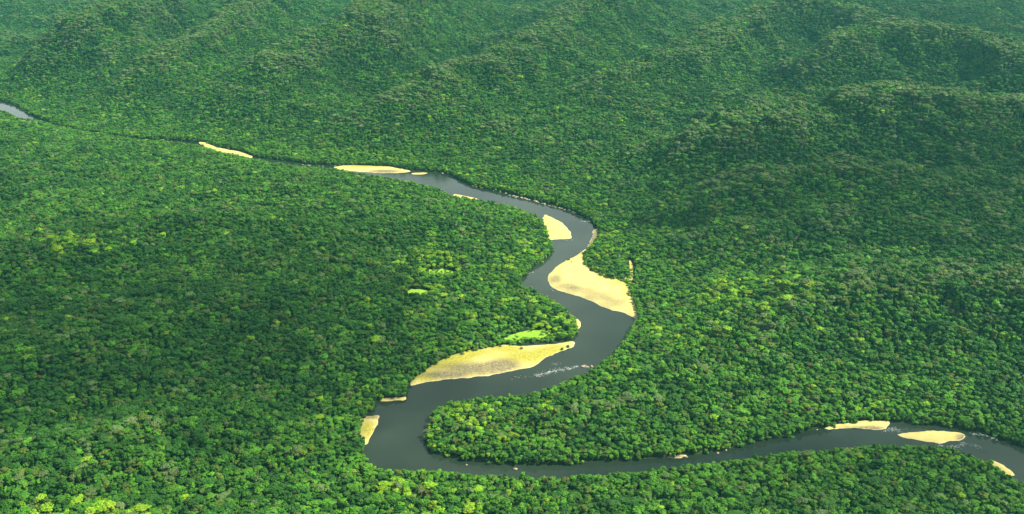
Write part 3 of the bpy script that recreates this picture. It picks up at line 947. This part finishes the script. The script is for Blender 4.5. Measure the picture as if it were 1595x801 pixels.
rocks([(470, 257), (510, 259), (560, 258), (620, 262), (665, 266), (690, 270)], 14, 0.9, 2.2, 2, 'pale boulder along the far bank behind the long flat sandbar', 'boulders behind the long flat far-bank sandbar')
rocks([(918, 386), (926, 374), (930, 362)], 7, 1.0, 2.0, 3, 'boulder on the bare stony bank between the two bright sandbars', 'boulders on the bare stony bank')
rocks([(908, 571), (920, 571)], 4, 1.2, 2.2, 1.5, 'pale boulder by the near bank at the head of the rapids', 'boulders at the head of the rapids')
rocks([(1040, 711), (1070, 711)], 6, 0.7, 1.4, 1.2, 'boulder on the rust-stained gravel ledge of the lower channel', 'boulders on the rust-stained ledge')
rocks([(1118, 705), (1130, 701)], 2, 0.9, 1.3, 1, 'pale boulder between the rust-stained ledge and the ochre sandy bank', 'boulders between the ledge and the ochre bank')
rocks([(803, 731), (806, 731)], 1, 1.7, 1.8, 0, 'lone white boulder in the dark water below the forest spit', None)
rocks([(727, 724), (728, 724)], 1, 0.9, 1.0, 0, 'small lone boulder in dark water near the left end of the forest spit', None)
rocks([(20, 161), (32, 168), (42, 174)], 5, 1.2, 2.4, 2, 'pale boulder along the far bank of the farthest visible water', 'boulders by the farthest visible water')
rocks([(230, 217), (260, 218), (300, 220)], 5, 1.2, 2.4, 1.5, 'pale boulder in the narrow dark channel before the farthest sandbar', 'boulders in the narrow dark channel')

# ------------------------------------------------------------------ white water
fv, ff, fn = [], [], 0
def foam(line, count, spread, smin, smax):
    global fn
    pts = smooth_line([ground(u, v, 0.0) for u, v in line], 1.0)
    count = int(count * 1.9)
    rng = np.random.default_rng(len(fv) + 5)
    for k in range(count):
        p = pts[rng.integers(len(pts))]
        v, f = lump((p[0] + rng.normal() * spread, p[1] + rng.normal() * spread, 0.02), rng.uniform(smin, smax) * 0.62, ICO1, 0.2, rng, 0.7)
        tg = pts[-1] - pts[0]; tg = tg / np.linalg.norm(tg)
        m = v[:, :2].mean(0); dv = v[:, :2] - m
        al = dv @ tg
        v[:, :2] = m + dv * 0.75 + np.outer(al, tg) * 2.2 * rng.uniform(0.3, 1.3)
        fv.append(v); ff.append(f + fn); fn += len(v)
foam([(836, 585), (855, 580), (880, 575), (900, 571)], 100, 1.9, 0.2, 0.85)
foam([(806, 588), (830, 585), (860, 578)], 25, 3.0, 0.2, 0.5)
foam([(862, 567), (870, 566)], 12, 2.0, 0.2, 0.45)
foam([(905, 345), (920, 345)], 26, 1.5, 0.3, 0.9)
foam([(815, 422), (832, 410)], 14, 1.5, 0.3, 0.9)
foam([(815, 428), (830, 424)], 14, 1.2, 0.3, 0.9)
foam([(1375, 672), (1395, 668), (1400, 674)], 45, 2.2, 0.2, 0.6)
foam([(1462, 693), (1490, 697), (1500, 691)], 45, 2.0, 0.2, 0.6)
foam([(1515, 676), (1535, 678), (1550, 683)], 40, 1.4, 0.25, 0.7)
foam([(1500, 690), (1525, 696)], 20, 1.5, 0.2, 0.5)
foam([(858, 449), (864, 455)], 6, 1.0, 0.3, 0.5)
foam([(880, 374), (892, 374)], 8, 1.0, 0.3, 0.6)
fo = link_mesh('white_water', np.vstack(fv), np.vstack(ff), [M_FOAM], smooth=True)
tag(fo, 'white foam of the small rapids on the dark river', 'white water', kind='stuff')

# ------------------------------------------------------------------ haze over the forest
def haze_box(lo, hi, density):
    (a, b, c), (p, q, r_) = lo, hi
    v = [(a, b, c), (p, b, c), (p, q, c), (a, q, c), (a, b, r_), (p, b, r_), (p, q, r_), (a, q, r_)]
    m = bpy.data.materials.new('haze_air')
    m.use_nodes = True
    t = m.node_tree
    t.nodes.remove(t.nodes['Principled BSDF'])
    pv = t.nodes.new('ShaderNodeVolumePrincipled')
    pv.inputs['Color'].default_value = (0.20, 0.84, 0.86, 1)
    pv.inputs['Density'].default_value = density
    pv.inputs['Anisotropy'].default_value = 0.2
    t.links.new(pv.outputs[0], t.nodes['Material Output'].inputs['Volume'])
    o = link_mesh('haze', v, [(0, 3, 2, 1), (4, 5, 6, 7), (0, 1, 5, 4), (1, 2, 6, 5), (2, 3, 7, 6), (3, 0, 4, 7)], [m])
    o['kind'] = 'stuff'
zlo, zhi = float(Z.min()) - 1.0, max(H + 40, float(Z.max()) + 40)
haze_box((-6600, -700, zlo), (6600, 9100, zhi), 0.000038)

# ------------------------------------------------------------------ unseen clouds set above the view to shade parts of the forest
CLOUDS = [  # photo pixel the shade is centred on, half sizes in metres (x, y), thickness
    (250, 500, 400, 300, 190), (1420, 330, 460, 240, 170), (1520, 90, 480, 400, 130), (-420, 300, 420, 380, 150), (1500, 700, 240, 90, 90)]
cm = bpy.data.materials.new('cloud_vapour')
cm.use_nodes = True
ct = cm.node_tree
ct.nodes.remove(ct.nodes['Principled BSDF'])
cv_ = ct.nodes.new('ShaderNodeVolumePrincipled')
cv_.inputs['Color'].default_value = (1, 1, 1, 1)
cv_.inputs['Density'].default_value = 0.0021
ct.links.new(cv_.outputs[0], ct.nodes['Material Output'].inputs['Volume'])
ICO3 = ico(4)
ccv, ccf, cn = [], [], 0
for k, (u, v, ax, ay, th) in enumerate(CLOUDS):
    gx0, gy0 = ground(u, v, 25)
    alt = 1300.0 + 320.0 * (k % 4) + 40 * k
    c = Vector((gx0, gy0, 25)) + to_sun * ((alt - 25) / to_sun.z)
    w, f = ICO3
    dsp = np.array([noise.noise(Vector(p * 1.6) + Vector((k * 7.7, 0, 0))) + 0.55 * noise.noise(Vector(p * 3.7) + Vector((0, k * 5.1, 0))) + 0.3 * noise.noise(Vector(p * 8.0) + Vector((0, k * 5.1, 9))) for p in w])
    q = w * (1 + 0.42 * dsp)[:, None] * np.array([ax, ay, th]) + np.array(c)
    ccv.append(q); ccf.append(f + cn); cn += len(q)
clouds = link_mesh('clouds', np.vstack(ccv), np.vstack(ccf), [cm], smooth=True)
tag(clouds, 'unseen soft white clouds placed to shade parts of the forest', 'clouds', kind='stuff')
